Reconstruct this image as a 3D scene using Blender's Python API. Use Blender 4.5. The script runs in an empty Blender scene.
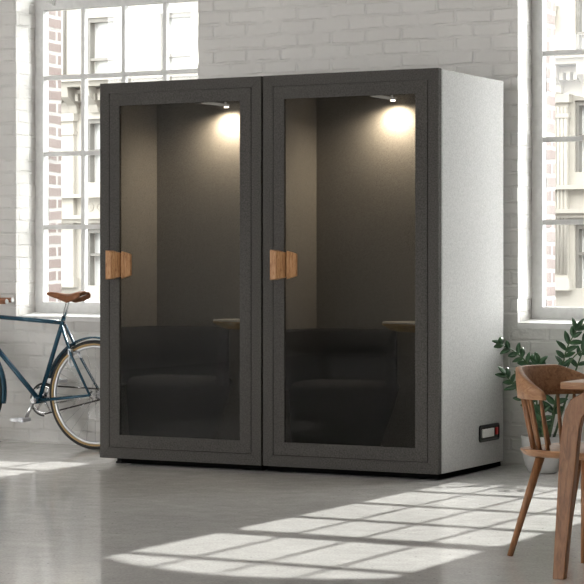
import bpy, bmesh, math, random
from math import sin, cos, pi, atan2, sqrt, radians, tan
from mathutils import Vector, Matrix
random.seed(4)
scene = bpy.context.scene
COL = scene.collection

# ------------------------------------------------------------------ helpers
class MB:
    """collects shapes into one mesh"""
    def __init__(self):
        self.v = []; self.f = []; self.smooth = []
    def add(self, verts, faces, smooth=False):
        o = len(self.v)
        self.v += [tuple(p) for p in verts]
        self.f += [tuple(i + o for i in f) for f in faces]
        self.smooth += [smooth] * len(faces)
        return self
    def box(self, x0, x1, y0, y1, z0, z1):
        v = [(x0,y0,z0),(x1,y0,z0),(x1,y1,z0),(x0,y1,z0),(x0,y0,z1),(x1,y0,z1),(x1,y1,z1),(x0,y1,z1)]
        return self.add(v, [(0,3,2,1),(4,5,6,7),(0,1,5,4),(1,2,6,5),(2,3,7,6),(3,0,4,7)])
    def prism(self, poly, axis, a, b, smooth=False):
        """poly: 2D points (ccw); extruded along axis from a to b"""
        def P(p, t):
            if axis == 'x': return (t, p[0], p[1])
            if axis == 'y': return (p[0], t, p[1])
            return (p[0], p[1], t)
        n = len(poly)
        v = [P(p, a) for p in poly] + [P(p, b) for p in poly]
        self.add(v, [tuple(range(n))[::-1], tuple(range(n, 2*n))])
        return self.add(v, [(i, (i+1) % n, n + (i+1) % n, n + i) for i in range(n)], smooth)
    def loft(self, rings, smooth=True, caps=True, closed=True):
        n = len(rings[0]); v = [p for r in rings for p in r]; f = []
        m = n if closed else n - 1
        for k in range(len(rings) - 1):
            for i in range(m):
                f.append((k*n + i, k*n + (i+1) % n, (k+1)*n + (i+1) % n, (k+1)*n + i))
        self.add(v, f, smooth)
        if caps:
            self.add(rings[0], [tuple(range(n))[::-1]]); self.add(rings[-1], [tuple(range(n))])
        return self
    def tube(self, pts, r, sides=10, caps=True, flat=None):
        pts = [Vector(p) for p in pts]; n = len(pts)
        rr = r if isinstance(r, (list, tuple)) else [r] * n
        rings = []; up = None
        for i, p in enumerate(pts):
            t = (pts[min(i+1, n-1)] - pts[max(i-1, 0)]).normalized()
            if up is None:
                up = Vector((0,0,1)) if abs(t.z) < .9 else Vector((0,1,0))
            s = t.cross(up).normalized(); up = s.cross(t).normalized()
            a, b = (rr[i], rr[i]) if not isinstance(rr[i], tuple) else rr[i]
            rings.append([p + s*(a*cos(2*pi*k/sides)) + up*(b*sin(2*pi*k/sides)) for k in range(sides)])
        return self.loft(rings, True, caps)
    def lathe(self, prof, c=(0,0,0), axis='z', seg=32):
        """prof: (radius, height)"""
        rings = []
        for r, h in prof:
            ring = []
            for k in range(seg):
                a = 2*pi*k/seg
                if axis == 'z': q = (c[0] + r*cos(a), c[1] + r*sin(a), c[2] + h)
                elif axis == 'y': q = (c[0] + r*cos(a), c[1] + h, c[2] - r*sin(a))
                else: q = (c[0] + h, c[1] + r*cos(a), c[2] + r*sin(a))
                ring.append(q)
            rings.append(ring)
        return self.loft(rings, True, False)
    def torus(self, c, R, r, axis='y', seg=64, sides=10, a0=0, a1=2*pi, ry=None):
        ry = ry or r
        full = abs(a1 - a0 - 2*pi) < 1e-6
        n = seg if full else seg + 1
        rings = []
        for k in range(n):
            a = a0 + (a1 - a0) * k / seg
            ring = []
            for j in range(sides):
                b = 2*pi*j/sides
                rad = R + r*cos(b); h = ry*sin(b)
                ring.append((c[0] + rad*cos(a), c[1] + h, c[2] + rad*sin(a)))
            rings.append(ring)
        if full: rings.append(rings[0])
        return self.loft(rings, True, not full)
    def build(self, name, mat, parent=None, bevel=0, seg=2, loc=None, subsurf=0):
        me = bpy.data.meshes.new(name)
        me.from_pydata(self.v, [], self.f)
        me.polygons.foreach_set('use_smooth', self.smooth)
        bm = bmesh.new(); bm.from_mesh(me)
        bmesh.ops.remove_doubles(bm, verts=bm.verts, dist=1e-5)
        bmesh.ops.recalc_face_normals(bm, faces=bm.faces)
        bm.to_mesh(me); bm.free()
        me.materials.append(mat)
        o = bpy.data.objects.new(name, me); COL.objects.link(o)
        if parent: o.parent = parent
        if loc: o.location = loc
        if bevel:
            b = o.modifiers.new('bevel', 'BEVEL'); b.width = bevel; b.segments = seg
            b.limit_method = 'ANGLE'; b.angle_limit = radians(35); b.harden_normals = False
            w = o.modifiers.new('wn', 'WEIGHTED_NORMAL'); w.keep_sharp = True
            me.polygons.foreach_set('use_smooth', [True]*len(me.polygons))
        if subsurf:
            s = o.modifiers.new('sub', 'SUBSURF'); s.levels = subsurf; s.render_levels = subsurf
        return o

def empty(name, loc=(0,0,0), rz=0, parent=None):
    o = bpy.data.objects.new(name, None); COL.objects.link(o)
    o.location = loc; o.rotation_euler = (0, 0, rz); o.empty_display_size = .1
    if parent: o.parent = parent
    return o
def tag(o, label=None, cat=None, group=None, kind=None):
    if label: o['label'] = label
    if cat: o['category'] = cat
    if group: o['group'] = group
    if kind: o['kind'] = kind
    return o
def struct(o, label=None, cat=None):
    return tag(o, label, cat, kind='structure')

def arc(cx, cy, r, a0, a1, n):
    return [(cx + r*cos(a0 + (a1-a0)*k/n), cy + r*sin(a0 + (a1-a0)*k/n)) for k in range(n+1)]
def rrect(x0, x1, y0, y1, r, n=6):
    r4 = r if isinstance(r, tuple) else (r,)*4
    return (arc(x1-r4[0], y1-r4[0], r4[0], 0, pi/2, n) + arc(x0+r4[1], y1-r4[1], r4[1], pi/2, pi, n)
            + arc(x0+r4[2], y0+r4[2], r4[2], pi, 1.5*pi, n) + arc(x1-r4[3], y0+r4[3], r4[3], 1.5*pi, 2*pi, n))
def smooth_path(pts, n=8):
    """Catmull-Rom through the points"""
    P = [Vector(p) for p in pts]; P = [2*P[0]-P[1]] + P + [2*P[-1]-P[-2]]; out = []
    for i in range(1, len(P)-2):
        for k in range(n):
            t = k/n; a, b, c, d = P[i-1], P[i], P[i+1], P[i+2]
            out.append(.5*((2*b) + (c-a)*t + (2*a-5*b+4*c-d)*t*t + (3*b-a-3*c+d)*t**3))
    out.append(P[-2]); return out

# ---------------------------------------------------------------- materials
def mat(name):
    m = bpy.data.materials.new(name); m.use_nodes = True
    nt = m.node_tree; b = nt.nodes['Principled BSDF']
    return m, nt, b
def N(nt, t, **kw):
    n = nt.nodes.new(t)
    for k, v in kw.items():
        if k in n.inputs: n.inputs[k].default_value = v
        else: setattr(n, k, v)
    return n
def plain(name, col, rough=.5, metal=0, spec=.5):
    m, nt, b = mat(name)
    b.inputs['Base Color'].default_value = (*col, 1); b.inputs['Roughness'].default_value = rough
    b.inputs['Metallic'].default_value = metal; b.inputs['Specular IOR Level'].default_value = spec
    return m
def noisy(name, c0, c1, scale, rough=.8, bump=0, detail=3, spec=.3, lo=.3, hi=.7, metal=0):
    m, nt, b = mat(name); L = nt.links.new
    tc = N(nt, 'ShaderNodeTexCoord'); no = N(nt, 'ShaderNodeTexNoise', Scale=scale, Detail=detail)
    L(tc.outputs['Object'], no.inputs['Vector'])
    cr = N(nt, 'ShaderNodeValToRGB'); cr.color_ramp.elements[0].position = lo; cr.color_ramp.elements[1].position = hi
    cr.color_ramp.elements[0].color = (*c0, 1); cr.color_ramp.elements[1].color = (*c1, 1)
    L(no.outputs['Fac'], cr.inputs['Fac']); L(cr.outputs['Color'], b.inputs['Base Color'])
    b.inputs['Roughness'].default_value = rough; b.inputs['Specular IOR Level'].default_value = spec
    b.inputs['Metallic'].default_value = metal
    if bump:
        bp = N(nt, 'ShaderNodeBump', Strength=bump, Distance=.002)
        L(no.outputs['Fac'], bp.inputs['Height']); L(bp.outputs['Normal'], b.inputs['Normal'])
    return m
def wood(name, c0, c1, c2, stretch, scale=1.0, rough=.45, spec=.4):
    m, nt, b = mat(name); L = nt.links.new
    tc = N(nt, 'ShaderNodeTexCoord'); mp = N(nt, 'ShaderNodeMapping'); mp.inputs['Scale'].default_value = stretch
    L(tc.outputs['Object'], mp.inputs['Vector'])
    n1 = N(nt, 'ShaderNodeTexNoise', Scale=9*scale, Detail=5, Distortion=1.2); L(mp.outputs[0], n1.inputs['Vector'])
    n2 = N(nt, 'ShaderNodeTexNoise', Scale=60*scale, Detail=3); L(mp.outputs[0], n2.inputs['Vector'])
    mx = N(nt, 'ShaderNodeMath', operation='MULTIPLY_ADD'); L(n2.outputs['Fac'], mx.inputs[0]); mx.inputs[1].default_value = .4
    L(n1.outputs['Fac'], mx.inputs[2])
    cr = N(nt, 'ShaderNodeValToRGB'); e = cr.color_ramp.elements
    e[0].position = .5; e[0].color = (*c0, 1); e[1].position = .95; e[1].color = (*c2, 1)
    k = e.new(.7); k.color = (*c1, 1)
    L(mx.outputs[0], cr.inputs['Fac']); L(cr.outputs['Color'], b.inputs['Base Color'])
    b.inputs['Roughness'].default_value = rough; b.inputs['Specular IOR Level'].default_value = spec
    return m

def brick_mat(name, paint, mortar, bw=.235, bh=.081, bump=.5, varied=0.0, mort=.011):
    """brick courses read from the face's own plane: (x,z) on the wall faces, (y,z) on the jambs"""
    m, nt, b = mat(name); L = nt.links.new
    tc = N(nt, 'ShaderNodeTexCoord'); sp = N(nt, 'ShaderNodeSeparateXYZ'); L(tc.outputs['Object'], sp.inputs[0])
    ge = N(nt, 'ShaderNodeNewGeometry'); sn = N(nt, 'ShaderNodeSeparateXYZ'); L(ge.outputs['True Normal'], sn.inputs[0])
    ab = N(nt, 'ShaderNodeMath', operation='ABSOLUTE'); L(sn.outputs['X'], ab.inputs[0])
    gt = N(nt, 'ShaderNodeMath', operation='GREATER_THAN'); L(ab.outputs[0], gt.inputs[0]); gt.inputs[1].default_value = .6
    mx = N(nt, 'ShaderNodeMix', data_type='FLOAT'); L(gt.outputs[0], mx.inputs[0]); L(sp.outputs['X'], mx.inputs[2]); L(sp.outputs['Y'], mx.inputs[3])
    cb = N(nt, 'ShaderNodeCombineXYZ'); L(mx.outputs[0], cb.inputs['X']); L(sp.outputs['Z'], cb.inputs['Y'])
    # hand-laid wobble
    nz = N(nt, 'ShaderNodeTexNoise', Scale=6.0, Detail=2); L(tc.outputs['Object'], nz.inputs['Vector'])
    vs = N(nt, 'ShaderNodeVectorMath', operation='SCALE'); vs.inputs['Scale'].default_value = .022
    sb = N(nt, 'ShaderNodeVectorMath', operation='SUBTRACT'); L(nz.outputs['Color'], sb.inputs[0]); sb.inputs[1].default_value = (.5,.5,.5)
    L(sb.outputs[0], vs.inputs[0])
    ad = N(nt, 'ShaderNodeVectorMath', operation='ADD'); L(cb.outputs[0], ad.inputs[0]); L(vs.outputs[0], ad.inputs[1])
    br = N(nt, 'ShaderNodeTexBrick', Scale=1.0)
    br.inputs['Mortar Size'].default_value = mort; br.inputs['Mortar Smooth'].default_value = .6
    br.inputs['Brick Width'].default_value = bw; br.inputs['Row Height'].default_value = bh
    br.inputs['Color1'].default_value = (*paint[0], 1); br.inputs['Color2'].default_value = (*paint[1], 1); br.inputs['Mortar'].default_value = (*mortar, 1)
    L(ad.outputs[0], br.inputs['Vector'])
    # paint: uneven, small pits
    n2 = N(nt, 'ShaderNodeTexNoise', Scale=1.4, Detail=6, Roughness=.65); L(tc.outputs['Object'], n2.inputs['Vector'])
    mr = N(nt, 'ShaderNodeMapRange'); mr.inputs['From Min'].default_value = .3; mr.inputs['From Max'].default_value = .7
    mr.inputs['To Min'].default_value = .93; mr.inputs['To Max'].default_value = 1.03
    L(n2.outputs['Fac'], mr.inputs['Value'])
    mu = N(nt, 'ShaderNodeVectorMath', operation='SCALE'); L(br.outputs['Color'], mu.inputs[0]); L(mr.outputs[0], mu.inputs['Scale'])
    L(mu.outputs[0], b.inputs['Base Color'])
    b.inputs['Roughness'].default_value = .55; b.inputs['Specular IOR Level'].default_value = .35
    n3 = N(nt, 'ShaderNodeTexNoise', Scale=42, Detail=4); L(tc.outputs['Object'], n3.inputs['Vector'])
    n4 = N(nt, 'ShaderNodeTexNoise', Scale=9, Detail=3); L(tc.outputs['Object'], n4.inputs['Vector'])
    # joints are filled by thick paint in places
    fl = N(nt, 'ShaderNodeMapRange'); fl.inputs['From Min'].default_value = .35; fl.inputs['From Max'].default_value = .6
    L(n4.outputs['Fac'], fl.inputs['Value'])
    jt = N(nt, 'ShaderNodeMath', operation='MULTIPLY'); L(br.outputs['Fac'], jt.inputs[0]); L(fl.outputs[0], jt.inputs[1])
    h1 = N(nt, 'ShaderNodeMath', operation='MULTIPLY_ADD'); L(jt.outputs[0], h1.inputs[0]); h1.inputs[1].default_value = -1.0
    s3 = N(nt, 'ShaderNodeMath', operation='MULTIPLY'); L(n3.outputs['Fac'], s3.inputs[0]); s3.inputs[1].default_value = .55
    a3 = N(nt, 'ShaderNodeMath', operation='MULTIPLY_ADD'); L(n4.outputs['Fac'], a3.inputs[0]); a3.inputs[1].default_value = .9; L(s3.outputs[0], a3.inputs[2])
    L(a3.outputs[0], h1.inputs[2])
    bp = N(nt, 'ShaderNodeBump', Strength=bump, Distance=.008); L(h1.outputs[0], bp.inputs['Height']); L(bp.outputs['Normal'], b.inputs['Normal'])
    return m

def glass_mat(name, tint, rough=0.0, gain=1.0, ior=1.45):
    """thin pane: straight-through tint plus a Fresnel reflection"""
    m = bpy.data.materials.new(name); m.use_nodes = True; nt = m.node_tree; nt.nodes.clear(); L = nt.links.new
    out = N(nt, 'ShaderNodeOutputMaterial'); mx = N(nt, 'ShaderNodeMixShader')
    tr = N(nt, 'ShaderNodeBsdfTransparent'); tr.inputs[0].default_value = (*tint, 1)
    gl = N(nt, 'ShaderNodeBsdfGlossy'); gl.inputs['Roughness'].default_value = rough; gl.inputs[0].default_value = (gain,gain,gain,1)
    fr = N(nt, 'ShaderNodeFresnel', IOR=ior)
    # the same outside-in index on both faces of the pane, as nothing bends inside it
    ge = N(nt, 'ShaderNodeNewGeometry'); im = N(nt, 'ShaderNodeMix', data_type='FLOAT')
    L(ge.outputs['Backfacing'], im.inputs[0]); im.inputs[2].default_value = ior; im.inputs[3].default_value = 1/ior; L(im.outputs[0], fr.inputs['IOR'])
    L(fr.outputs[0], mx.inputs[0]); L(tr.outputs[0], mx.inputs[1]); L(gl.outputs[0], mx.inputs[2]); L(mx.outputs[0], out.inputs[0])
    return m
def emit(name, col, s):
    m = bpy.data.materials.new(name); m.use_nodes = True; nt = m.node_tree; nt.nodes.clear()
    e = N(nt, 'ShaderNodeEmission', Strength=s); e.inputs[0].default_value = (*col, 1)
    nt.links.new(e.outputs[0], N(nt, 'ShaderNodeOutputMaterial').inputs[0]); return m

def concrete():
    m, nt, b = mat('polished_concrete'); L = nt.links.new
    tc = N(nt, 'ShaderNodeTexCoord')
    n1 = N(nt, 'ShaderNodeTexNoise', Scale=.9, Detail=8, Roughness=.62, Distortion=.6); L(tc.outputs['Object'], n1.inputs['Vector'])
    n2 = N(nt, 'ShaderNodeTexNoise', Scale=14, Detail=6, Roughness=.6); L(tc.outputs['Object'], n2.inputs['Vector'])
    n3 = N(nt, 'ShaderNodeTexNoise', Scale=7.5, Detail=3, Roughness=.5, Distortion=.5); L(tc.outputs['Object'], n3.inputs['Vector'])
    ad = N(nt, 'ShaderNodeMath', operation='MULTIPLY_ADD'); L(n2.outputs['Fac'], ad.inputs[0]); ad.inputs[1].default_value = .6; L(n1.outputs['Fac'], ad.inputs[2])
    cr = N(nt, 'ShaderNodeValToRGB'); e = cr.color_ramp.elements
    e[0].position = .40; e[0].color = (FLOOR_C0, FLOOR_C0*.975, FLOOR_C0*.945, 1); e[1].position = 1.0; e[1].color = (FLOOR_C1, FLOOR_C1*.98, FLOOR_C1*.955, 1)
    L(ad.outputs[0], cr.inputs['Fac'])
    n6 = N(nt, 'ShaderNodeTexNoise', Scale=90, Detail=2); L(tc.outputs['Object'], n6.inputs['Vector'])
    g6 = N(nt, 'ShaderNodeMapRange'); g6.inputs['From Min'].default_value = .3; g6.inputs['From Max'].default_value = .7
    g6.inputs['To Min'].default_value = .86; g6.inputs['To Max'].default_value = 1.10; L(n6.outputs['Fac'], g6.inputs['Value'])
    # small dark pits
    vo = N(nt, 'ShaderNodeTexVoronoi', Scale=16); L(tc.outputs['Object'], vo.inputs['Vector'])
    lt = N(nt, 'ShaderNodeMapRange'); lt.inputs['From Min'].default_value = .04; lt.inputs['From Max'].default_value = .1; lt.inputs['To Min'].default_value = .45; lt.inputs['To Max'].default_value = 1
    L(vo.outputs['Distance'], lt.inputs['Value'])
    mu = N(nt, 'ShaderNodeVectorMath', operation='SCALE'); pm = N(nt, 'ShaderNodeMath', operation='MULTIPLY'); L(lt.outputs[0], pm.inputs[0]); L(g6.outputs[0], pm.inputs[1])
    L(cr.outputs['Color'], mu.inputs[0]); L(pm.outputs[0], mu.inputs['Scale'])
    L(mu.outputs[0], b.inputs['Base Color'])
    rr = N(nt, 'ShaderNodeMapRange'); rr.inputs['From Min'].default_value = .35; rr.inputs['From Max'].default_value = .65
    rr.inputs['To Min'].default_value = .07; rr.inputs['To Max'].default_value = .15
    L(n3.outputs['Fac'], rr.inputs['Value']); L(rr.outputs[0], b.inputs['Roughness'])
    b.inputs['Specular IOR Level'].default_value = .5
    bs = N(nt, 'ShaderNodeMath', operation='MULTIPLY_ADD'); L(n3.outputs['Fac'], bs.inputs[0]); bs.inputs[1].default_value = 1.0
    n5 = N(nt, 'ShaderNodeTexNoise', Scale=38, Detail=3); L(tc.outputs['Object'], n5.inputs['Vector'])
    s5 = N(nt, 'ShaderNodeMath', operation='MULTIPLY'); L(n5.outputs['Fac'], s5.inputs[0]); s5.inputs[1].default_value = .22; L(s5.outputs[0], bs.inputs[2])
    bp = N(nt, 'ShaderNodeBump', Strength=.17, Distance=.008); L(bs.outputs[0], bp.inputs['Height']); L(bp.outputs['Normal'], b.inputs['Normal'])
    return m

# ------------------------------------------------------------- tuned numbers
EXPOSURE = 0.08
SKY = 6.6
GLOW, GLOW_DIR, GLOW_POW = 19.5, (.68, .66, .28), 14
SUN = 7.6
FLOOR_C0, FLOOR_C1 = .60, .78
LAMP_W = 53.0

M = {}
M['brick'] = brick_mat('white_painted_brick', ((.72,.707,.685),(.69,.677,.655)), (.70,.687,.665), bump=.75)
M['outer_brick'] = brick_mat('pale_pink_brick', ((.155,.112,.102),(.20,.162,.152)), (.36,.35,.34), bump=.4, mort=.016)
M['plaster'] = noisy('plain_plaster', (.66,.65,.63), (.72,.71,.69), 3, .8)
M['ceiling'] = noisy('ceiling_paint', (.66,.655,.645), (.70,.695,.685), 3, .8)
M['concrete'] = concrete()
M['frame_paint'] = noisy('window_paint', (.70,.70,.695), (.78,.78,.775), 25, .45)
M['bar_paint'] = noisy('bar_paint', (.66,.66,.655), (.74,.74,.735), 25, .45)
M['sill'] = noisy('sill_paint', (.76,.755,.745), (.82,.815,.805), 14, .5, .2)
M['win_glass'] = glass_mat('window_glass', (.97,.98,.97))
M['fab_dark'] = noisy('charcoal_felt', (.053,.0505,.0475), (.099,.0945,.0895), 130, .95, .4, 2, .1)
M['fab_light'] = noisy('pale_grey_felt', (.395,.394,.392), (.525,.524,.521), 130, .95, .4, 2, .1)
M['lining'] = noisy('lining_felt', (.26,.247,.228), (.385,.368,.343), 120, .95, .15, 2, .1)
M['door_edge'] = plain('shadow_gap', (.012,.012,.012), .8)
M['booth_glass'] = glass_mat('booth_glass', (.54,.54,.53), 0, .55, 1.4)
M['oak'] = wood('handle_oak', (.20,.085,.028), (.40,.20,.085), (.55,.33,.17), (6,6,.8), 1.6)
M['rubber'] = plain('black_rubber', (.01,.01,.01), .7)
M['shade_black'] = plain('shade_black', (.004,.004,.004), 1.0, 0, 0.0)
M['black'] = plain('black_plastic', (.012,.012,.012), .4)
M['lamp_arm_glow'] = emit('led_bar', (1,.93,.84), .5)
M['lamp_glow'] = emit('lamp_glow', (1,.86,.68), 30)
M['seat_fab'] = noisy('black_upholstery', (.018,.0175,.018), (.032,.031,.031), 240, .9, .12, 2, .15)
M['table_edge'] = wood('golden_ply_edge', (.45,.26,.08), (.58,.36,.12), (.66,.43,.17), (1,1,10), 1, .4)
M['table_white'] = plain('white_laminate', (.72,.70,.66), .35)
M['red'] = plain('red_plastic', (.55,.01,.012), .35)
M['inlet_face'] = noisy('pale_socket_face', (.80,.79,.78), (.88,.87,.86), 60, .4)
M['teal'] = plain('teal_paint', (.014,.066,.108), .25, .25, .6)
M['tyre'] = plain('tyre_black', (.010,.010,.010), .6)
M['tan'] = plain('tan_sidewall', (.50,.34,.16), .6)
M['chrome'] = plain('polished_alloy', (.75,.75,.76), .18, 1)
M['alloy'] = plain('brushed_alloy', (.60,.61,.63), .32, .9)
M['leather'] = noisy('brown_leather', (.20,.075,.030), (.28,.115,.05), 30, .45, .2, 3, .4)
M['chain'] = plain('dark_chain', (.05,.045,.04), .4, .8)
M['walnut_v'] = wood('walnut_upright', (.16,.068,.027), (.25,.112,.047), (.33,.160,.072), (5,5,.5), 1.2)
M['walnut_h'] = wood('walnut_flat', (.22,.10,.046), (.33,.165,.080), (.43,.23,.118), (.6,5,5), 1.2)
M['pot'] = noisy('pale_ceramic', (.48,.47,.455), (.54,.53,.515), 20, .5)
M['soil'] = noisy('dark_soil', (.02,.015,.01), (.06,.045,.03), 60, .95, .8)
M['stem'] = plain('green_stem', (.06,.11,.04), .5)
M['leaf'] = noisy('glossy_leaf', (.018,.060,.024), (.045,.115,.045), 16, .32, .1, 3, .5)
M['stone'] = noisy('cream_stone', (.40,.383,.345), (.46,.44,.40), 1.2, .85, .1, 6)
M['stone_trim'] = noisy('cream_stone_trim', (.35,.333,.30), (.41,.39,.35), 2.0, .85, .1, 6)
M['sash'] = plain('grey_sash', (.19,.183,.168), .6)
M['far_glass'] = plain('far_window_blind', (.62,.64,.64), .25)
M['asphalt'] = noisy('pale_paving', (.10,.10,.10), (.13,.13,.13), 3, .9)

# ------------------------------------------------------------------ the room
YW = 1.03                                        # inner face of the brick wall
RX0, RX1, RY0, RZ = -8.0, 8.0, -14.0, 4.5
WINS = [(-3.51, -2.115), (.045, 1.44)]           # clear openings of the two windows
Z_SILL, Z_HEAD = .832, 3.66

o = MB().box(RX0-.3, RX1+.3, RY0-.3, YW+.43, -.3, 0).build('floor', M['concrete']); struct(o)
o = MB().box(RX0-.3, RX1+.3, RY0-.3, YW+.43, RZ, RZ+.2).build('ceiling', M['ceiling']); struct(o)

def arch_pts(xa, xb, zs, rise, n=12):
    w = xb - xa; R = (w*w/4 + rise*rise)/(2*rise); cx = (xa+xb)/2; cz = zs + rise - R
    a = math.asin(w/2/R)
    return [(cx + R*sin(-a + 2*a*k/n), cz + R*cos(-a + 2*a*k/n)) for k in range(n+1)]

def brick_wall(y0, y1, inset, jitter, seed, ZH=3.80):
    rnd = random.Random(seed); mb = MB()
    bh = .081; edges = [Z_SILL] + [bh*k for k in range(11, 48) if bh*k > Z_SILL+.03 and bh*k < ZH-.02] + [ZH]
    xs = [RX0] + [q for w in WINS for q in (w[0]+inset, w[1]-inset)] + [RX1]
    mb.box(RX0, RX1, y0, y1, 0, Z_SILL)
    for za, zb in zip(edges[:-1], edges[1:]):
        j = [0] + [rnd.uniform(-jitter, jitter) for _ in range(4)] + [0]
        for s in range(3):
            mb.box(xs[2*s] + j[2*s], xs[2*s+1] + j[2*s+1], y0, y1, za, zb)
    for s in range(3):
        mb.box(xs[2*s], xs[2*s+1], y0, y1, ZH, RZ)
    for w in range(2):
        a = arch_pts(xs[1+2*w], xs[2+2*w], ZH, .16)
        mb.prism([(xs[1+2*w], RZ)] + a + [(xs[2+2*w], RZ)], 'y', y0, y1)
    return mb
o = brick_wall(YW, 1.25, 0, .0028, 3).build('wall_back', M['brick'])
struct(o, 'white painted brick wall behind the booths', 'wall')
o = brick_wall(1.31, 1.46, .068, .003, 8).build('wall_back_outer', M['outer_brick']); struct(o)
# left wall, with an unseen opening added for fill light
mb = MB(); ys = [RY0, -9.0, -6.5, YW+.43]
for k in range(0, 3, 2): mb.box(RX0-.3, RX0, ys[k], ys[k+1], 0, RZ)
for k in range(1, 3, 2):
    mb.box(RX0-.3, RX0, ys[k], ys[k+1], 0, .7); mb.box(RX0-.3, RX0, ys[k], ys[k+1], 4.2, RZ)
o = mb.build('wall_left', M['plaster']); struct(o)
# rear wall, behind the camera, with tall unseen openings added for fill light
mb = MB(); xs_ = [RX0-.3, -6.2, -3.6, -3.2, -.6, RX1+.3]
for k in range(0, 5, 2): mb.box(xs_[k], xs_[k+1], RY0-.3, RY0, 0, RZ)
for k in range(1, 5, 2):
    mb.box(xs_[k], xs_[k+1], RY0-.3, RY0, 0, .5); mb.box(xs_[k], xs_[k+1], RY0-.3, RY0, 4.3, RZ)
o = mb.build('wall_rear', M['plaster']); struct(o)
o = MB().box(RX1, RX1+.3, RY0, YW+.43, 0, RZ).build('wall_right', M['plaster']); struct(o)
o = MB().box(-40, 40, YW+.44, 60, -.5, -.3).build('ground', M['asphalt']); struct(o, 'pale paving of the street outside the windows', 'ground')

# ----------------------------------------------------------------- windows
BARS_Z = [1.42, 1.907, 2.415, 3.53]
def window(name, xa, xb):
    fw = .066; y0, y1 = 1.25, 1.31
    mb = MB()
    mb.box(xa, xa+fw, y0, y1, .85, 4.0); mb.box(xb-fw, xb, y0, y1, .85, 4.0)
    mb.box(xa+fw, xb-fw, y0, y1, .85, .92)
    mb.box(xa+fw, xb-fw, y0-.008, y1, 2.868, 2.945)
    a = arch_pts(xa+fw, xb-fw, 3.66, .20)
    mb.prism([(xa+fw, 4.0)] + a + [(xb-fw, 4.0)], 'y', y0, y1)
    # inner step of the frame against the glass
    for z0, z1 in ((.92, 2.868),):
        mb.box(xa+fw-.018, xa+fw+.006, y0-.012, y0, z0-.03, z1); mb.box(xb-fw-.006, xb-fw+.018, y0-.012, y0, z0-.03, z1)
        mb.box(xa+fw+.006, xb-fw-.006, y0-.012, y0, z0-.03, z0)
    root = mb.build(name, M['frame_paint'])
    gx0, gx1 = xa+fw, xb-fw
    step = (gx1-gx0)/4
    # glazing bars: T section, a broad flange inside and a thin web through the glass
    for k in (1, 2, 3):
        x = gx0 + step*k
        b = MB().box(x-.014, x+.014, 1.25, 1.262, .92, 2.868).box(x-.006, x+.006, 1.262, 1.30, .92, 2.868)
        b.box(x-.014, x+.014, 1.25, 1.262, 2.945, 3.76).box(x-.006, x+.006, 1.262, 1.30, 2.945, 3.76)
        b.build('mullion', M['bar_paint'], root)
    for z in BARS_Z:
        b = MB().box(gx0, gx1, 1.247, 1.262, z-.015, z+.015).box(gx0, gx1, 1.262, 1.30, z-.006, z+.006)
        b.build('glazing_bar', M['bar_paint'], root)
    MB().box(gx0-.004, gx1+.004, 1.284, 1.288, .915, 3.80).build('glass_pane', M['win_glass'], root)
    # sloped painted sill with a ragged front edge
    rnd = random.Random(5); n = 16; v = []; f = []
    for i in range(n+1):
        x = xa + (xb-xa)*i/n; yy = YW - .004 + rnd.uniform(-.006, .004)
        v += [(x, yy, .80), (x, yy, .828 + rnd.uniform(-.004, .004)), (x, 1.25, .851), (x, 1.25, .80)]
    for i in range(n):
        for j in range(4):
            f.append((4*i+j, 4*i+(j+1) % 4, 4*i+4+(j+1) % 4, 4*i+4+j))
    f += [(0,1,2,3), (4*n+3, 4*n+2, 4*n+1, 4*n)]
    MB().add(v, f).build('window_sill', M['sill'], root)
    return root
w1 = window('window_1', *WINS[0]); struct(w1, 'tall steel-framed window on the left, bicycle saddle before it', 'window')
w2 = window('window_2', *WINS[1]); struct(w2, 'tall steel-framed window on the right above the potted plant', 'window')
# small latch on the transom of the left window
lt = MB().box(-3.405, -3.345, 1.222, 1.244, 2.915, 2.925).box(-3.352, -3.342, 1.215, 1.244, 2.895, 2.945).box(-3.385, -3.365, 1.226, 1.244, 2.908, 2.932)
lt.build('latch', M['bar_paint'], w1, bevel=.002)

# --------------------------------------------------- facade across the street
FY = 8.0
fac = empty('building', (0, FY, -.3))
tag(fac, 'pale cream stone building with cornices and sash windows, across the street outside', 'building')
def fp(mb, name, m=None, parent=fac, **k):
    o = mb.build(name, m or M['stone'], parent, **k)
    if parent is fac: o.location = (0, -FY, .3)
    return o
F = FY
fwins = []
mbw = MB()
# wall with window recesses: columns of windows at these x, rows at these z
def fwin(x0, x1, z0, z1, zm):
    fwins.append((x0, x1, z0, z1, zm))
cols = [(-9.35, -8.65), (-7.575, -7.225), (-6.68, -6.30), (-5.5, -4.8), (-4.2, -3.5), (-2.20, -1.50), (-.9, -.2), (.5, 1.2)]
rows = [(3.15, 3.73, 3.30), (2.02, 2.68, 2.35), (.95, 1.54, 1.27), (4.5, 5.2, 4.85)]
zs = sorted({0-.3, 5.8} | {q for r in rows for q in r[:2]})
for za, zb in zip(zs[:-1], zs[1:]):
    is_row = any(abs(r[0]-za) < 1e-6 for r in rows)
    if not is_row: mbw.box(-16, 3.2, F, F+.4, za, zb); continue
    x = -16
    for c in cols:
        mbw.box(x, c[0], F, F+.4, za, zb); x = c[1]
    mbw.box(x, 3.2, F, F+.4, za, zb)
fp(mbw, 'wall')
for c in cols:
    for r in rows:
        t = .028
        mb = MB().box(c[0], c[0]+t, F+.03, F+.12, r[0], r[1]).box(c[1]-t, c[1], F+.03, F+.12, r[0], r[1])
        mb.box(c[0]+t, c[1]-t, F+.03, F+.12, r[1]-.045, r[1]).box(c[0]+t, c[1]-t, F+.04, F+.12, r[2]-.014, r[2]+.014)
        wo = fp(mb, 'window_frame', M['sash'])
        MB().box(c[0]+t, c[1]-t, F+.125, F+.14, r[0], r[1]).build('pane', M['far_glass'], wo)
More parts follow.
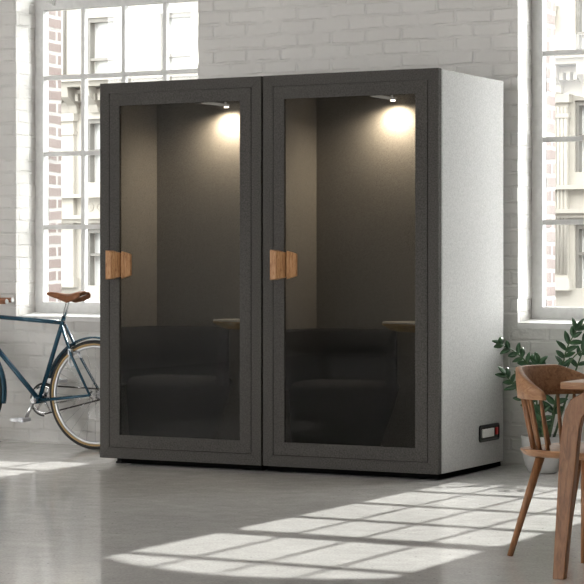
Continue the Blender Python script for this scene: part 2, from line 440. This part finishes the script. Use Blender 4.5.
# cornice between the storeys, with dentils and brackets
mb = MB()
for z0, d in ((3.05, .30), (3.0, .24), (2.93, .10)):
    mb.box(-16, 3.2, F-d, F, z0, z0+.05)
fp(mb, 'cornice', M['stone_trim'])
mb = MB(); x = -10
while x < 2: mb.box(x, x+.035, F-.14, F, 2.86, 2.93); x += .07
fp(mb, 'dentil_band', M['stone_trim'])
for x in (-7.70, -7.44, -2.36, -2.05):
    fp(MB().prism([(F-.24, 3.0), (F, 3.0), (F, 2.74), (F-.05, 2.74), (F-.08, 2.82), (F-.22, 2.90)], 'x', x-.05, x+.05), 'bracket', M['stone_trim'])
mb = MB()
for z0, d in ((1.86, .10), (1.60, .08), (1.64, .12)): mb.box(-16, 3.2, F-d, F, z0, z0+.04)
fp(mb, 'string_course', M['stone_trim'])
# scrollwork panel between them
for xc in (-7.4, -6.48):
    mb = MB()
    for k in range(3):
        c = (xc-.12+.12*k, F, 1.765)
        mb.torus(c, .038, .008, seg=20, sides=6); mb.torus((c[0]+.02, F, c[2]), .018, .007, seg=14, sides=6)
    fp(mb, 'scrollwork', M['stone_trim'])
# pilasters
def pilaster(x0, x1, flutes):
    mb = MB().box(x0, x1, F-.05, F, 1.03, 2.74)
    for k in range(flutes):
        xx = x0 + (x1-x0)*(k+.5)/flutes; mb.tube([(xx, F-.05, 1.08), (xx, F-.05, 2.62)], (x1-x0)/flutes*.42, 8)
    mb.box(x0-.03, x1+.03, F-.09, F, 2.66, 2.74); mb.box(x0-.03, x1+.03, F-.09, F, .93, 1.03); mb.box(x0-.015, x1+.015, F-.07, F, 2.52, 2.56)
    fp(mb, 'pilaster', M['stone'])
pilaster(-2.43, -2.25, 5); pilaster(-7.90, -7.70, 0); pilaster(-1.35, -1.05, 5)
fp(MB().tube([(-7.80, F-.06, 3.1), (-7.80, F-.06, 5.8)], .02, 10), 'drainpipe', M['sash'])
# stone urn in relief
for x in (-2.46,):
    prof = [(.001, 3.12), (.10, 3.12), (.10, 3.17), (.05, 3.20), (.03, 3.26), (.045, 3.30), (.03, 3.32), (.06, 3.36), (.085, 3.43), (.10, 3.52), (.105, 3.545), (.115, 3.55), (.105, 3.57), (.045, 3.585), (.035, 3.62), (.05, 3.64), (.02, 3.66), (.001, 3.67)]
    fp(MB().lathe(prof, (x, F-.06, 0), 'z', 28), 'urn', M['stone_trim'])

# ------------------------------------------------------------- phone booths
BW, BD, BZ0, BZ1 = 1.082, .933, .035, 2.235
def booth(x0, right):
    root = empty('phone_booth', (x0, 0, 0))
    T = .055
    P = lambda mb, name, m, **k: mb.build(name, m, root, **k)
    # outer frame of the front with mitred corners: four trapezoids
    g = .066; e = .0012
    def ring(x0, x1, z0, z1, w, ww, y0, y1, miter=.0):
        mb = MB(); a, b = w
        O = [(x0,z0),(x1,z0),(x1,z1),(x0,z1)]; I = [(x0+a,z0+b),(x1-a,z0+b),(x1-a,z1-b),(x0+a,z1-b)]
        for k in range(4):
            q = [O[k], O[(k+1) % 4], I[(k+1) % 4], I[k]]
            c = (sum(p[0] for p in q)/4, sum(p[1] for p in q)/4)
            q = [(p[0] + (miter if p[0] < c[0] else -miter) * (1 if k in (0, 2) else 0), p[1] + (miter if p[1] < c[1] else -miter) * (0 if k in (0, 2) else 1)) for p in q]
            mb.prism(q, 'y', y0, y1)
        return mb
    P(ring(0, BW, BZ0, BZ1, (g-.0038, .0612), 0, 0, .04, .0006), 'front_frame', M['fab_dark'])
    # door leaf
    dx0, dx1, dz0, dz1 = g, BW-.068, .100, 2.172
    gx0, gx1, gz0, gz1 = .134, BW-.139, .172, 2.101
    mb = MB(); y0, y1 = .0015, .022
    O = [(dx0,dz0),(dx1,dz0),(dx1,dz1),(dx0,dz1)]; I = [(gx0,gz0),(gx1,gz0),(gx1,gz1),(gx0,gz1)]
    for k in range(4):
        mb.prism([O[k], O[(k+1) % 4], I[(k+1) % 4], I[k]], 'y', y0, y1)
    door = P(mb, 'door', M['fab_dark'])
    MB().box(gx0-.006, gx1+.006, .008, .014, gz0-.006, gz1+.006).build('glass_pane', M['booth_glass'], door)
    # handle: two facing oak pulls, one on the door frame and one on the glass beside it
    hx = gx0 - .063
    lo, hi = 1.083, 1.254
    out_poly = [(hx, -.052), (hx+.040, -.056), (hx+.080, -.020), (hx+.082, .003), (hx+.02, .003), (hx+.022, -.030), (hx, -.040)]
    def tapered(poly, lo, hi, xa, xb, d):
        lo_r = [(p[0], p[1], lo + d*max(0, min(1, (p[0]-xa)/(xb-xa)))) for p in poly]
        hi_r = [(p[0], p[1], hi - d*max(0, min(1, (p[0]-xa)/(xb-xa)))) for p in poly]
        return MB().loft([lo_r, hi_r], False, True)
    tapered(out_poly, lo, hi, hx+.015, hx+.085, .018).build('door_handle', M['oak'], door, bevel=.003)
    in_poly = [(gx0+.031, -.030), (gx0+.082, -.006), (gx0+.082, .0075), (gx0+.060, .0075), (gx0+.031, -.014)]
    tapered(in_poly, lo+.004, hi-.004, gx0+.027, gx0+.082, .020).build('door_handle', M['oak'], door, bevel=.003)
    # carcass: side panels with rounded rear edges, a trim strip at the front, back and roof
    for s in (0, 1):
        xa, xb = (0, T) if s == 0 else (BW-T, BW)
        P(MB().box(xa, xb, .041, .052, BZ0, BZ1), 'edge_trim', M['fab_light'], bevel=.002)
        poly = rrect(xa, xb, .055, BD, (.018 if s else .001, .001 if s else .018, .001, .001), 5)
        P(MB().prism(poly, 'z', BZ0, BZ1-.004), 'side_panel', M['fab_light'], bevel=.006)
    P(MB().box(T, BW-T, BD-.045, BD, BZ0, BZ1-.004), 'back_panel', M['fab_light'])
    P(MB().box(T, BW-T, .05, BD-.045, BZ1-.045, BZ1-.006), 'roof_panel', M['fab_light'])
    P(MB().box(T, BW-T, .05, BD-.045, BZ0, .09), 'floor_panel', M['rubber'])
    # acoustic lining: inner walls, the rear one stands well in front of the back panel
    yb = .535
    L = MB().box(T, T+.008, .051, yb, .09, 2.19).box(BW-T-.008, BW-T, .051, yb, .09, 2.19)
    P(L, 'side_lining', M['lining'])
    P(MB().box(T, BW-T, yb, yb+.03, .09, 2.19), 'rear_lining', M['lining'])
    P(MB().box(T+.008, BW-T-.008, .051, yb, 2.165, 2.19), 'ceiling_lining', M['lining'])
    # slim lamp arm under the booth ceiling, given a faint glow; brighter tip near the rear wall
    lx = .590
    lz = 2.110
    lamp = P(MB().box(lx-.011, lx+.011, .19, .49, lz, lz+.014).tube([(lx, .455, lz+.012), (lx, .455, 2.166)], .006, 10), 'ceiling_lamp', M['lamp_arm_glow'], bevel=.002)
    MB().lathe([(.001, -.006), (.013, -.006), (.013, 0), (.001, 0)], (lx, .465, lz), 'z', 20).build('bulb', M['lamp_glow'], lamp)
    ld = bpy.data.lights.new('lamp_light', 'SPOT'); ld.spot_size = radians(172); ld.spot_blend = 1.0; ld.shadow_soft_size = .015
    ld.energy = LAMP_W; ld.color = (1, .83, .62)
    lo_ = bpy.data.objects.new('lamp_light', ld); COL.objects.link(lo_); lo_.parent = root; lo_.location = (lx, .455, lz-.020)
    # table leaf fixed to the right wall: white top, golden edge curving in below
    xa = BW-T-.008
    def oval(k, s): return [(xa - .40*s*max(0, cos(a))**.8, .29 + .20*s*sin(a)) for a in [(-.5+i/24)*pi for i in range(25)]]
    rings = [[(p[0], p[1], z) for p in oval(0, s)] for z, s in ((.796, .78), (.806, .88), (.832, 1.0), (.842, 1.0))]
    tb = P(MB().loft(rings, False, True), 'wall_table', M['table_edge'])
    MB().loft([[(p[0], p[1], z) for p in oval(0, s)] for z, s in ((.842, 1.0), (.851, .99))], False, True).build('table_top', M['table_white'], tb)
    # feet
    for fx in (.09, BW-.13):
        for fy in (.06, BD-.12):
            P(MB().lathe([(.001, 0), (.030, 0), (.032, .008), (.024, .012), (.024, BZ0+.002), (.001, BZ0+.002)], (fx, fy+.03, 0), 'z', 20), 'foot', M['rubber'])
    P(MB().box(.012 if right else .13, BW-.010, .03, BD-.03, .006, BZ0+.001), 'shade_block', M['shade_black'])  # black block added to stand in for the shade under the booth
    if right:
        # recessed power inlet low on the side
        yc0, yc1, zc0, zc1 = .555, .845, .166, .262
        def rr(y0, y1, z0, z1, r): return rrect(y0, y1, z0, z1, r, 6)
        outer = rr(yc0, yc1, zc0, zc1, .022); inner = rr(yc0+.009, yc1-.009, zc0+.009, zc1-.009, .016)
        mb = MB(); xf = BW
        n = len(outer)
        vo = [(xf, *p) for p in outer]; vt = [(xf+.008, *p) for p in outer]; vi = [(xf+.008, *p) for p in inner]; vb = [(xf+.002, *p) for p in inner]
        mb.loft([vo, vt, vi, vb], False, True)
        inl = P(mb, 'power_inlet', M['black'])
        MB().prism(rr(yc0+.018, yc1-.018, zc0+.016, zc1-.016, .010), 'x', BW+.002, BW+.004).build('inlet_plate', M['fab_dark'], inl)
        MB().prism(rr(yc0+.034, yc1-.090, zc0+.024, zc1-.024, .004), 'x', BW+.003, BW+.012).build('socket', M['inlet_face'], inl, bevel=.002)
        MB().box(BW+.003, BW+.012, yc1-.058, yc1-.030, zc0+.030, zc1-.024).build('switch', M['red'], inl, bevel=.003)
    return root
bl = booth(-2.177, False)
tag(bl, 'charcoal felt phone booth with glass door, nearer the bicycle', 'phone booth', 'pair of phone booths')
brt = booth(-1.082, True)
tag(brt, 'charcoal felt phone booth with pale grey side and red-switched inlet', 'phone booth', 'pair of phone booths')

# --------------------------------------------------------------- booth seats
def booth_seat(x0, label):
    root = empty('lounge_seat', (x0, 0, .09))
    # rounded base, raked in towards the floor at the right end
    def plan(xl, xr, yf, yb): return rrect(xl, xr, yf, yb, (.05, .05, .07, .16), 8)
    rings = []
    for z, xr, yf in ((0, .515, .17), (.12, .553, .155), (.25, .607, .14), (.36, .640, .13), (.385, .648, .128)):
        rings.append([(p[0], p[1], z) for p in plan(.068, xr, yf, .47)])
    for z, d in ((.402, .010), (.412, .030), (.418, .07)):
        rings.append([(p[0], p[1], z) for p in plan(.068+d, .650-d, .128+d, .47)])
    MB().loft(rings).build('seat', M['seat_fab'], root)
    # wrapped backrest: profile swept along the plan curve, its right end rounded over
    path = smooth_path([(.078, .07, 0), (.082, .20, 0), (.092, .34, 0), (.135, .44, 0), (.25, .482, 0), (.40, .484, 0), (.54, .452, 0), (.622, .385, 0), (.655, .32, 0), (.668, .26, 0)], 10)
    n = len(path); rings = []
    tot = [0]
    for i in range(1, n): tot.append(tot[-1] + (path[i]-path[i-1]).length)
    for i, p in enumerate(path):
        t = (path[min(i+1, n-1)] - path[max(i-1, 0)]).normalized(); s = Vector((t.y, -t.x, 0))
        d = tot[-1] - tot[i]                                   # distance from the right end
        top = .715
        if d < .15: top = .395 + .32*sqrt(max(0, 1-((.15-d)/.15)**2.4))
        top = max(top, .405)
        w = .026; rings.append([p + s*a + Vector((0, 0, z)) for a, z in ((w, .37), (w, top-.02), (w*.6, top-.004), (-w*.6, top-.004), (-w, top-.02), (-w, .37))])
    MB().loft(rings).build('backrest', M['seat_fab'], root)
    tag(root, label, 'seat', 'seats inside the booths')
booth_seat(-2.177, 'black upholstered lounge seat inside the booth nearer the bicycle')
booth_seat(-1.082, 'black upholstered lounge seat inside the booth with the pale side')

# ------------------------------------------------------------------- bicycle
BY = .77
bike = empty('bicycle', (-3.14, BY, 0))
tag(bike, 'teal city bicycle with brown leather saddle, half hidden behind the left booth', 'bicycle')
def bp(mb, name, m, parent=None, **k):
    o = mb.build(name, m, parent or bike, **k)
    if parent is None: o.location = (3.14, -BY, 0)
    return o
HUB = (-2.715, .346); BB = (-3.145, .300); SC = (-2.965, .800); HT = (-3.545, .835); HBm = (-3.59, .715); FH = (-3.775, .346)
V = lambda p, dy=0: (p[0], BY+dy, p[1])
mb = MB()
mb.tube([V(HT, 0), V(SC)], .0138, 12)
mb.tube([V(BB), V(SC), V((SC[0]+.012, SC[1]+.035))], .0142, 12)
mb.tube([V((HBm[0]+.004, HBm[1]+.02)), V(BB)], .0160, 12)
mb.tube([V((HT[0]-.004, HT[1]+.02)), V((HBm[0]-.006, HBm[1]-.02))], .021, 12)
for s in (-1, 1):
    mb.tube([V((SC[0]+.004, SC[1]-.012), s*.022), V((SC[0]+.10, SC[1]-.21), s*.046), V(HUB, s*.064)], [.0095, .0095, .0075], 10)
    mb.tube([V((BB[0]+.02, BB[1]), s*.03), V(HUB, s*.064)], [.012, .008], 10)
mb.tube([V(BB, -.037), V(BB, .037)], .022, 16)
mb.tube([V((SC[0]+.085, SC[1]-.18), -.045), V((SC[0]+.085, SC[1]-.18), .045)], .007, 8)
bp(mb, 'frame', M['teal'])
mb = MB()
for s in (-1, 1):
    mb.tube([V((HBm[0]-.008, HBm[1]-.03), s*.03), V((HBm[0]-.05, .52), s*.055), V(FH, s*.055)], [.013, .012, .008], 10)
bp(mb, 'fork', M['teal'])
def wheel(c, name):
    w = bp(MB().torus((c[0], BY, c[1]), .306, .011, seg=80, sides=8, ry=.011), name, M['alloy'])
    MB().torus((c[0], BY, c[1]), .3215, .0080, seg=80, sides=10, ry=.0155).build('tyre', M['tan'], w)
    MB().torus((c[0], BY, c[1]), .3330, .0135, seg=80, sides=12, ry=.0172).build('tread', M['tyre'], w)
    MB().lathe([(.001, -.05), (.012, -.05), (.012, -.034), (.026, -.033), (.026, -.029), (.014, -.027), (.014, .027), (.026, .029), (.026, .033), (.012, .034), (.012, .05), (.001, .05)], (c[0], BY, c[1]), 'y', 20).build('hub', M['chrome'], w)
    me0 = None
    for k in range(28):
        a = 2*pi*k/28; s = 1 if k % 2 else -1; b = a + (.9 if (k//2) % 2 else -.9)
        MB().tube([(c[0]+.025*cos(b), BY+s*.03, c[1]+.025*sin(b)), (c[0]+.298*cos(a), BY, c[1]+.298*sin(a))], .0011, 5).build('spoke', M['chrome'], w)
    return w
wheel(HUB, 'rear_wheel'); wheel(FH, 'front_wheel')
def fender(c, a0, a1):
    R = .358; rings = []
    for k in range(41):
        a = a0 + (a1-a0)*k/40
        ring = [(R+.006*0, -.028), (R+.010, -.016), (R+.013, 0), (R+.010, .016), (R, .028), (R+.007, .014), (R+.010, 0), (R+.007, -.014)]
        rings.append([(c[0]+r*cos(a), BY+h, c[1]+r*sin(a)) for r, h in ring])
    return MB().loft(rings)
bp(fender(HUB, radians(-10), radians(165)), 'fender', M['teal'])
bp(fender(FH, radians(-12), radians(150)), 'fender', M['teal'])
# fender stays
bp(MB().tube([V(HUB, -.058), V((HUB[0]-.29, HUB[1]-.06), -.034)], .0035, 6).tube([V(HUB, .058), V((HUB[0]-.29, HUB[1]-.06), .034)], .0035, 6), 'fender_stay', M['chrome'])
# chainring, cranks, pedals, chain
cy = .052
mb = MB().torus((BB[0], BY+cy, BB[1]), .086, .006, seg=48, sides=6, ry=.002)
for k in range(5):
    a = 2*pi*k/5+.3; mb.tube([V(BB, cy), (BB[0]+.085*cos(a), BY+cy, BB[1]+.085*sin(a))], [.012, .006], 8)
for k in range(44):
    a = 2*pi*k/44; mb.box(BB[0]+.092*cos(a)-.003, BB[0]+.092*cos(a)+.003, BY+cy-.001, BY+cy+.001, BB[1]+.092*sin(a)-.003, BB[1]+.092*sin(a)+.003)
bp(mb, 'chainring', M['chrome'])
bp(MB().torus((BB[0], BY+cy+.006, BB[1]), .103, .007, seg=48, sides=8, ry=.003, a0=radians(60), a1=radians(270)), 'chain_guard', M['black'])
A = radians(68)
for s in (1, -1):
    e = (BB[0] - s*.128*cos(A), BB[1] - s*.128*sin(A))
    yy = -.07 if s == 1 else .07
    cr = bp(MB().tube([V(BB, yy*.85), V(e, yy*1.15)], [.015, .010], 10).tube([V(BB, yy*.6), V(BB, yy*1.1)], .017, 12), 'crank', M['chrome'])
    ye = BY + yy*1.15 + (-.055 if s == 1 else .055)
    pb = MB().box(e[0]-.045, e[0]+.045, ye-.045, ye-.035, e[1]-.012, e[1]+.012).box(e[0]-.045, e[0]+.045, ye+.035, ye+.045, e[1]-.012, e[1]+.012)
    pb.tube([(e[0], ye-.05, e[1]), (e[0], ye+.05, e[1])], .010, 8).box(e[0]-.05, e[0]-.04, ye-.04, ye+.04, e[1]-.010, e[1]+.010).box(e[0]+.04, e[0]+.05, ye-.04, ye+.04, e[1]-.010, e[1]+.010)
    pb.build('pedal', M['alloy'], cr)
mb = MB().tube([V((BB[0]+.01, BB[1]+.092), cy), V((HUB[0], HUB[1]+.034), cy)], .0055, 6).tube([V((BB[0]+.01, BB[1]-.092), cy), V((HUB[0], HUB[1]-.034), cy)], .0055, 6)
bp(mb, 'chain', M['chain'])
bp(MB().lathe([(.001, -.004), (.036, -.004), (.036, 0), (.001, 0)], (HUB[0], BY+cy, HUB[1]), 'y', 24), 'sprocket', M['chrome'])
# rear brake
bp(MB().torus((SC[0]+.11, BY-.02, SC[1]-.235), .045, .008, seg=24, sides=8, a0=radians(20), a1=radians(250), ry=.012).box(SC[0]+.075, SC[0]+.095, BY-.05, BY-.02, SC[1]-.205, SC[1]-.165), 'brake', M['alloy'])
bp(MB().tube(smooth_path([V((SC[0]-.06, SC[1]-.004), -.018), V((SC[0]+.03, SC[1]+.01), -.03), V((SC[0]+.055, SC[1]-.06), -.035), V((SC[0]+.08, SC[1]-.16), -.03)], 6), .003, 6), 'brake_cable', M['black'])
# seat post and leather saddle
bp(MB().tube([V((SC[0]+.008, SC[1]+.02)), V((SC[0]+.042, .935)), V((SC[0]+.06, .958))], .0125, 12).tube([V((SC[0]+.045, .945), -.024), V((SC[0]+.045, .945), .024)], .012, 10), 'seat_post', M['chrome'])
X0 = -3.078
rings = []
for t, w, z, dr in ((0, .012, .992, .012), (.03, .022, .996, .025), (.08, .024, .992, .034), (.13, .032, .986, .044), (.18, .055, .986, .056), (.23, .075, .996, .055), (.265, .080, 1.004, .048), (.285, .066, 1.000, .036)):
    ring = []
    for k in range(13):
        a = pi*k/12; ring.append((X0+t, BY - w*cos(a), z - dr*(1 - sin(a)**.5)))
    for k in range(12, -1, -1):
        a = pi*k/12; ring.append((X0+t, BY - .93*w*cos(a), z - .004 - dr*(1 - sin(a)**.5)))
    rings.append(ring)
sd = bp(MB().loft(rings), 'saddle', M['leather'])
mb = MB()
for s in (-1, 1): mb.tube(smooth_path([(X0+.03, BY+s*.010, .972), (X0+.10, BY+s*.022, .950), (X0+.18, BY+s*.022, .952), (X0+.265, BY+s*.05, .982)], 6), .0035, 6)
mb.build('saddle_rail', M['chrome'], sd)
# handlebar swept back to brown grips, on its stem
mb = MB().tube([V((HT[0]-.006, HT[1]+.02)), V((HT[0]-.02, .925)), V((HT[0]-.07, .945))], .011, 10)
bp(mb, 'handlebar_stem', M['chrome'])
for s in (-1,):
    pass
hb = smooth_path([(-3.28, BY-.27, .936), (-3.42, BY-.262, .938), (-3.54, BY-.18, .945), (-3.615, BY, .948), (-3.665, BY+.13, .945), (-3.64, BY+.205, .938), (-3.60, BY+.212, .936)], 8)
hbo = bp(MB().tube(hb, .011, 10), 'handlebar', M['chrome'])
for xe, yy in ((-3.20, BY-.27), (-3.50, BY+.212)):
    MB().tube([(xe-.005, yy, .936), (xe-.01, yy, .936), (xe-.13, yy, .937), (xe-.135, yy, .937)], [.014, .017, .016, .013], 14).build('grip', M['leather'], hbo)
    MB().tube([(xe, yy, .936), (xe-.006, yy, .936)], [.013, .017], 14).build('grip_cap', M['frame_paint'], hbo)

# -------------------------------------------------------------------- chair
CO = Vector((1.684, -2.382, 0)); ang = radians(-10)
chair = empty('armchair', CO, ang)
tag(chair, 'walnut spindle armchair with curved back rail, drawn up to the table', 'chair')
def taper_leg(a, b, ra, rb, sides=14):
    a, b = Vector(a), Vector(b); return MB().tube([a, a.lerp(b, .5), b], [ra, (ra+rb)/2*1.02, rb], sides)
for bx, by, tx, ty in ((-.19, -.22, -.085, -.15), (.150, -.22, .125, -.16), (-.19, .22, -.085, .15), (.150, .22, .125, .16)):
    taper_leg((bx, by, 0), (tx, ty, .415), .0115, .0185).build('leg', M['walnut_v'], chair)
seat_pl = [(p[0], p[1]) for p in rrect(-.186, .245, -.222, .222, (.06, .10, .10, .06), 8)]
rings = [[(x*.84, y*.84, .400) for x, y in seat_pl], [(x*.93, y*.93, .408) for x, y in seat_pl], [(x, y, .428) for x, y in seat_pl], [(x*.995, y*.995, .433) for x, y in seat_pl], [(x*.93, y*.93, .432) for x, y in seat_pl], [(x*.6, y*.6, .424) for x, y in seat_pl]]
MB().loft(rings, False).build('seat', M['walnut_h'], chair, bevel=.002)
# bent back rail: tall at the back, sloping down to the arm ends
def rail_pt(t):                                              # t in [-1, 1], near arm to far arm
    a = t*pi*.5
    return Vector((-.222 + .215*(1-cos(a)), .25*sin(a), 0))
rings = []
nR = 48
for i in range(nR+1):
    t = -1 + 2*i/nR; p = rail_pt(t); q = rail_pt(min(1, t+.02)); r = rail_pt(max(-1, t-.02))
    tg = (q-r).normalized(); s = Vector((-tg.y, tg.x, 0))        # s points away from the sitter
    h = abs(t); zb = .634
    k = min(1, max(0, (1-h)/.62)); k = k*(1.25-.25*k)
    zt = .664 + .094*k; w = .010 + .007*k; lean = .010*k
    if h > .99: zt -= .008; w *= .75
    c = [(-w, zb), (w, zb), (w, zb+(zt-zb)*.5), (w*.9, zt-.004), (w*.4, zt), (-w*.4, zt), (-w*.9, zt-.004), (-w, zb+(zt-zb)*.5)]
    rings.append([p + s*(a_ + lean*(z-zb)/.12) + Vector((0, 0, z)) for a_, z in c])
MB().loft(rings).build('back_rail', M['walnut_h'], chair)
for t in (-.93, -.76, -.58, -.38, -.13, .13, .38, .58, .76, .93):
    p = rail_pt(t)
    taper_leg((max(-.164, p.x*.80), p.y*.80, .425), (p.x, p.y, .645), .0085, .0065, 10).build('spindle', M['walnut_v'], chair)

# -------------------------------------------------------------------- table
TX, TY = 1.833, -2.993
tab = empty('dining_table', (TX, TY, 0))
tag(tab, 'wooden dining table at the right edge, its corner over a curved leg', 'table')
tw, td = 1.5, .80
mb = MB().prism(rrect(0, tw, 0, td, .012, 4), 'z', .703, .730)
mb.build('table_top', M['walnut_h'], tab, bevel=.004)
def leg_frame(y0, y1, out):
    # arched frame in the x direction: two tapering legs joined by a curved rail
    w0, w1 = .045, .066
    xb, xt = .002, .024
    outer = [(xb, 0), (xt-.016, .50)] + [(xt-.010, .58), (xt-.002, .625), (xt+.018, .665), (xt+.045, .69), (xt+.085, .703)]
    inner = [(xb+w0, 0), (xt+w1-.012, .50), (xt+w1-.008, .56), (xt+w1+.002, .600), (xt+w1+.022, .622), (xt+w1+.055, .632)]
    R = [(tw-p[0], p[1]) for p in outer]; Ri = [(tw-p[0], p[1]) for p in inner]
    # two halves as quads strips so the shape stays clean
    mb = MB()
    loop = outer + R[::-1] ; inn = inner + Ri[::-1]
    n = 40
    def resample(pl):
        d = [0]
        for a, b in zip(pl[:-1], pl[1:]): d.append(d[-1] + sqrt((a[0]-b[0])**2 + (a[1]-b[1])**2))
        out = []
        return pl
    m = min(len(outer), len(inner))
    O = outer[:m-1] + [outer[-1]]; I = inner[:m-1] + [inner[-1]]
    O = O + [(tw-p[0], p[1]) for p in O[::-1]]; I = I + [(tw-p[0], p[1]) for p in I[::-1]]
    sh = lambda z: out*(.703-z)/.703                              # the frames lean outwards to the floor
    rings = [[(o[0], y0+sh(o[1]), o[1]), (i[0], y0+sh(i[1]), i[1]), (i[0], y1+sh(i[1]), i[1]), (o[0], y1+sh(o[1]), o[1])] for o, i in zip(O, I)]
    return mb.loft(rings, False)
leg_frame(.006, .044, -.088).build('leg_frame', M['walnut_v'], tab, bevel=.004)
leg_frame(td-.044, td-.006, .088).build('leg_frame', M['walnut_v'], tab, bevel=.004)

# -------------------------------------------------------------- potted plant
PX, PY = .325, .715
plant = empty('potted_plant', (PX, PY, 0))
tag(plant, 'leafy green plant in a pale round pot on the floor behind the chair', 'plant')
def pp(mb, name, m, parent=None, **k):
    o = mb.build(name, m, parent or plant, **k); return o
prof = [(.001, 0), (.070, 0), (.082, .006), (.100, .04), (.112, .09), (.120, .15), (.124, .205), (.122, .208), (.116, .206), (.112, .16), (.112, .15)]
pot = pp(MB().lathe(prof, (0,0,0), 'z', 40), 'pot', M['pot'])
pp(MB().lathe([(.112, .176), (.08, .182), (.04, .186), (.001, .188)], (0,0,0), 'z', 24), 'soil', M['soil'])
def leaf(mb, base, d, up, L, W):
    d = Vector(d).normalized(); s = d.cross(Vector(up)).normalized(); u = s.cross(d).normalized()
    rows = []
    for k in range(7):
        t = k/6; w = W*sin(pi*min(1, t*.92+.04))**.75*(1-.25*t)
        c = Vector(base) + d*(L*t) + u*(-.22*L*t*t + .02*L)
        rows.append([c - s*w + u*w*.28, c, c + s*w + u*w*.28])
    rows[0] = [Vector(base)]*3 if False else rows[0]
    th = u*.0012
    rings = [[r[0], r[1]-th, r[2], r[1]+th*.5+u*.0002] for r in rows]
    mb.loft(rings, True)
rnd = random.Random(11)
def stem(pts, n, L=.085, start=.35, W=.0205):
    path = smooth_path(pts, 10); m = len(path)
    st = pp(MB().tube(path, [.0075 - .005*i/m for i in range(m)], 8), 'stem', M['stem'])
    mb = MB()
    for k in range(n):
        t = start + (1-start)*(k+.5)/n; i = min(m-2, int(t*m)); p = path[i]; tg = (path[i+1]-path[i]).normalized()
        side = tg.cross(Vector((.35, -.9, .25))).normalized()
        for s in (-1, 1):
            d = tg*.75 + side*s*(.85+rnd.uniform(-.2, .2)) + Vector((rnd.uniform(-.25,.25), rnd.uniform(-.45,.25), rnd.uniform(-.15,.35)))
            l = L*rnd.uniform(.82, 1.12)*(1-.25*max(0, t-.7)); q = p + tg*rnd.uniform(-.008, .008)
            leaf(mb, q, d, Vector((rnd.uniform(-.3,.8), -.9, rnd.uniform(.1,.7))), l, W*rnd.uniform(.9, 1.12))
    tgt = (path[-1]-path[-2]).normalized(); leaf(mb, path[-1], tgt, (.3, -.6, .7), L*.9, W*.95)
    mb.build('foliage', M['leaf'], st)
W0 = Vector((PX, PY, 0))
def S(pts, n, **k): stem([Vector(p) - W0 for p in pts], n, **k)
S([(.30, .70, .18), (.31, .66, .36), (.30, .62, .56), (.225, .60, .665), (.12, .59, .722)], 5, L=.064, start=.56, W=.0175)
S([(.29, .68, .18), (.28, .64, .33), (.21, .60, .47), (.15, .58, .555)], 4, L=.064, start=.45, W=.018)
S([(.315, .72, .18), (.33, .70, .38), (.34, .66, .52), (.325, .64, .62)], 4, L=.070, start=.50)
S([(.345, .74, .18), (.39, .74, .40), (.43, .73, .57), (.465, .72, .70), (.525, .72, .81)], 6, L=.076, start=.52, W=.017)
S([(.36, .71, .18), (.41, .71, .40), (.46, .70, .56), (.53, .70, .67), (.66, .69, .72)], 4, L=.08, start=.80)
S([(.37, .75, .18), (.45, .78, .45), (.52, .80, .66), (.60, .80, .84)], 5, L=.074, start=.5, W=.016)
S([(.32, .65, .18), (.33, .60, .34), (.30, .56, .46), (.27, .54, .52)], 5, L=.08, start=.3)
S([(.36, .68, .18), (.41, .64, .33), (.45, .60, .46), (.47, .58, .56)], 5, L=.08, start=.3)
S([(.29, .75, .18), (.28, .78, .36), (.27, .80, .50), (.24, .81, .60)], 4, L=.075, start=.4)
S([(.35, .64, .18), (.38, .56, .26), (.40, .51, .36)], 4, L=.075, start=.25)

# --------------------------------------------------------- light and camera
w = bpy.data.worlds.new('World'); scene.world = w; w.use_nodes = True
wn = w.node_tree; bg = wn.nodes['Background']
# hazy sky: even, with a bright lobe added low at right to light jambs and booth side
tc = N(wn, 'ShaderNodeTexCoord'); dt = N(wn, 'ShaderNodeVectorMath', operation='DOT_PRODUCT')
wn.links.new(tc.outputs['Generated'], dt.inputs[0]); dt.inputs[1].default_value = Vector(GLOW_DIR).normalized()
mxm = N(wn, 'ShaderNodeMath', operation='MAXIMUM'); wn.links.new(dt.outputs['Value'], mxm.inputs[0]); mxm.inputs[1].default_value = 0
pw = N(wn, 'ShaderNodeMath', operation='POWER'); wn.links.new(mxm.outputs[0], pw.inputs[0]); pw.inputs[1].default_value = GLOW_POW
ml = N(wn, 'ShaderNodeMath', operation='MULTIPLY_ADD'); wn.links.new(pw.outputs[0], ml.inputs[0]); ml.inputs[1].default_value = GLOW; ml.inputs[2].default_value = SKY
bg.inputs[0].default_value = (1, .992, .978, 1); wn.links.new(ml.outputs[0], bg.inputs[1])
sd = bpy.data.lights.new('sun', 'SUN'); sd.energy = SUN; sd.angle = radians(.55); sd.color = (1, .97, .92)
sd.color = (1, .985, .955)
so = bpy.data.objects.new('sun', sd); COL.objects.link(so); so.location = (1, 10, 9)
so.rotation_euler = Vector((-.016, -1, -.79)).to_track_quat('-Z', 'Y').to_euler()

cam = bpy.data.cameras.new('camera'); co = bpy.data.objects.new('camera', cam); COL.objects.link(co)
co.location = (4.6978, -10.5267, 1.1737)
co.rotation_euler = (pi/2, 0, radians(27.99))
cam.sensor_width = 36; cam.sensor_fit = 'HORIZONTAL'; cam.lens = 2127/584*36
cam.shift_y = -(292-264)/584
cam.clip_end = 200
scene.camera = co
vs = scene.view_settings; scene.display_settings.display_device = 'sRGB'
vs.view_transform = 'Standard'; vs.look = 'None'; vs.gamma = 1; vs.exposure = EXPOSURE; vs.use_curve_mapping = False
cy_ = scene.cycles
cy_.max_bounces = 12; cy_.diffuse_bounces = 6; cy_.glossy_bounces = 4; cy_.transparent_max_bounces = 12
cy_.sample_clamp_indirect = 6; cy_.caustics_reflective = False; cy_.caustics_refractive = False
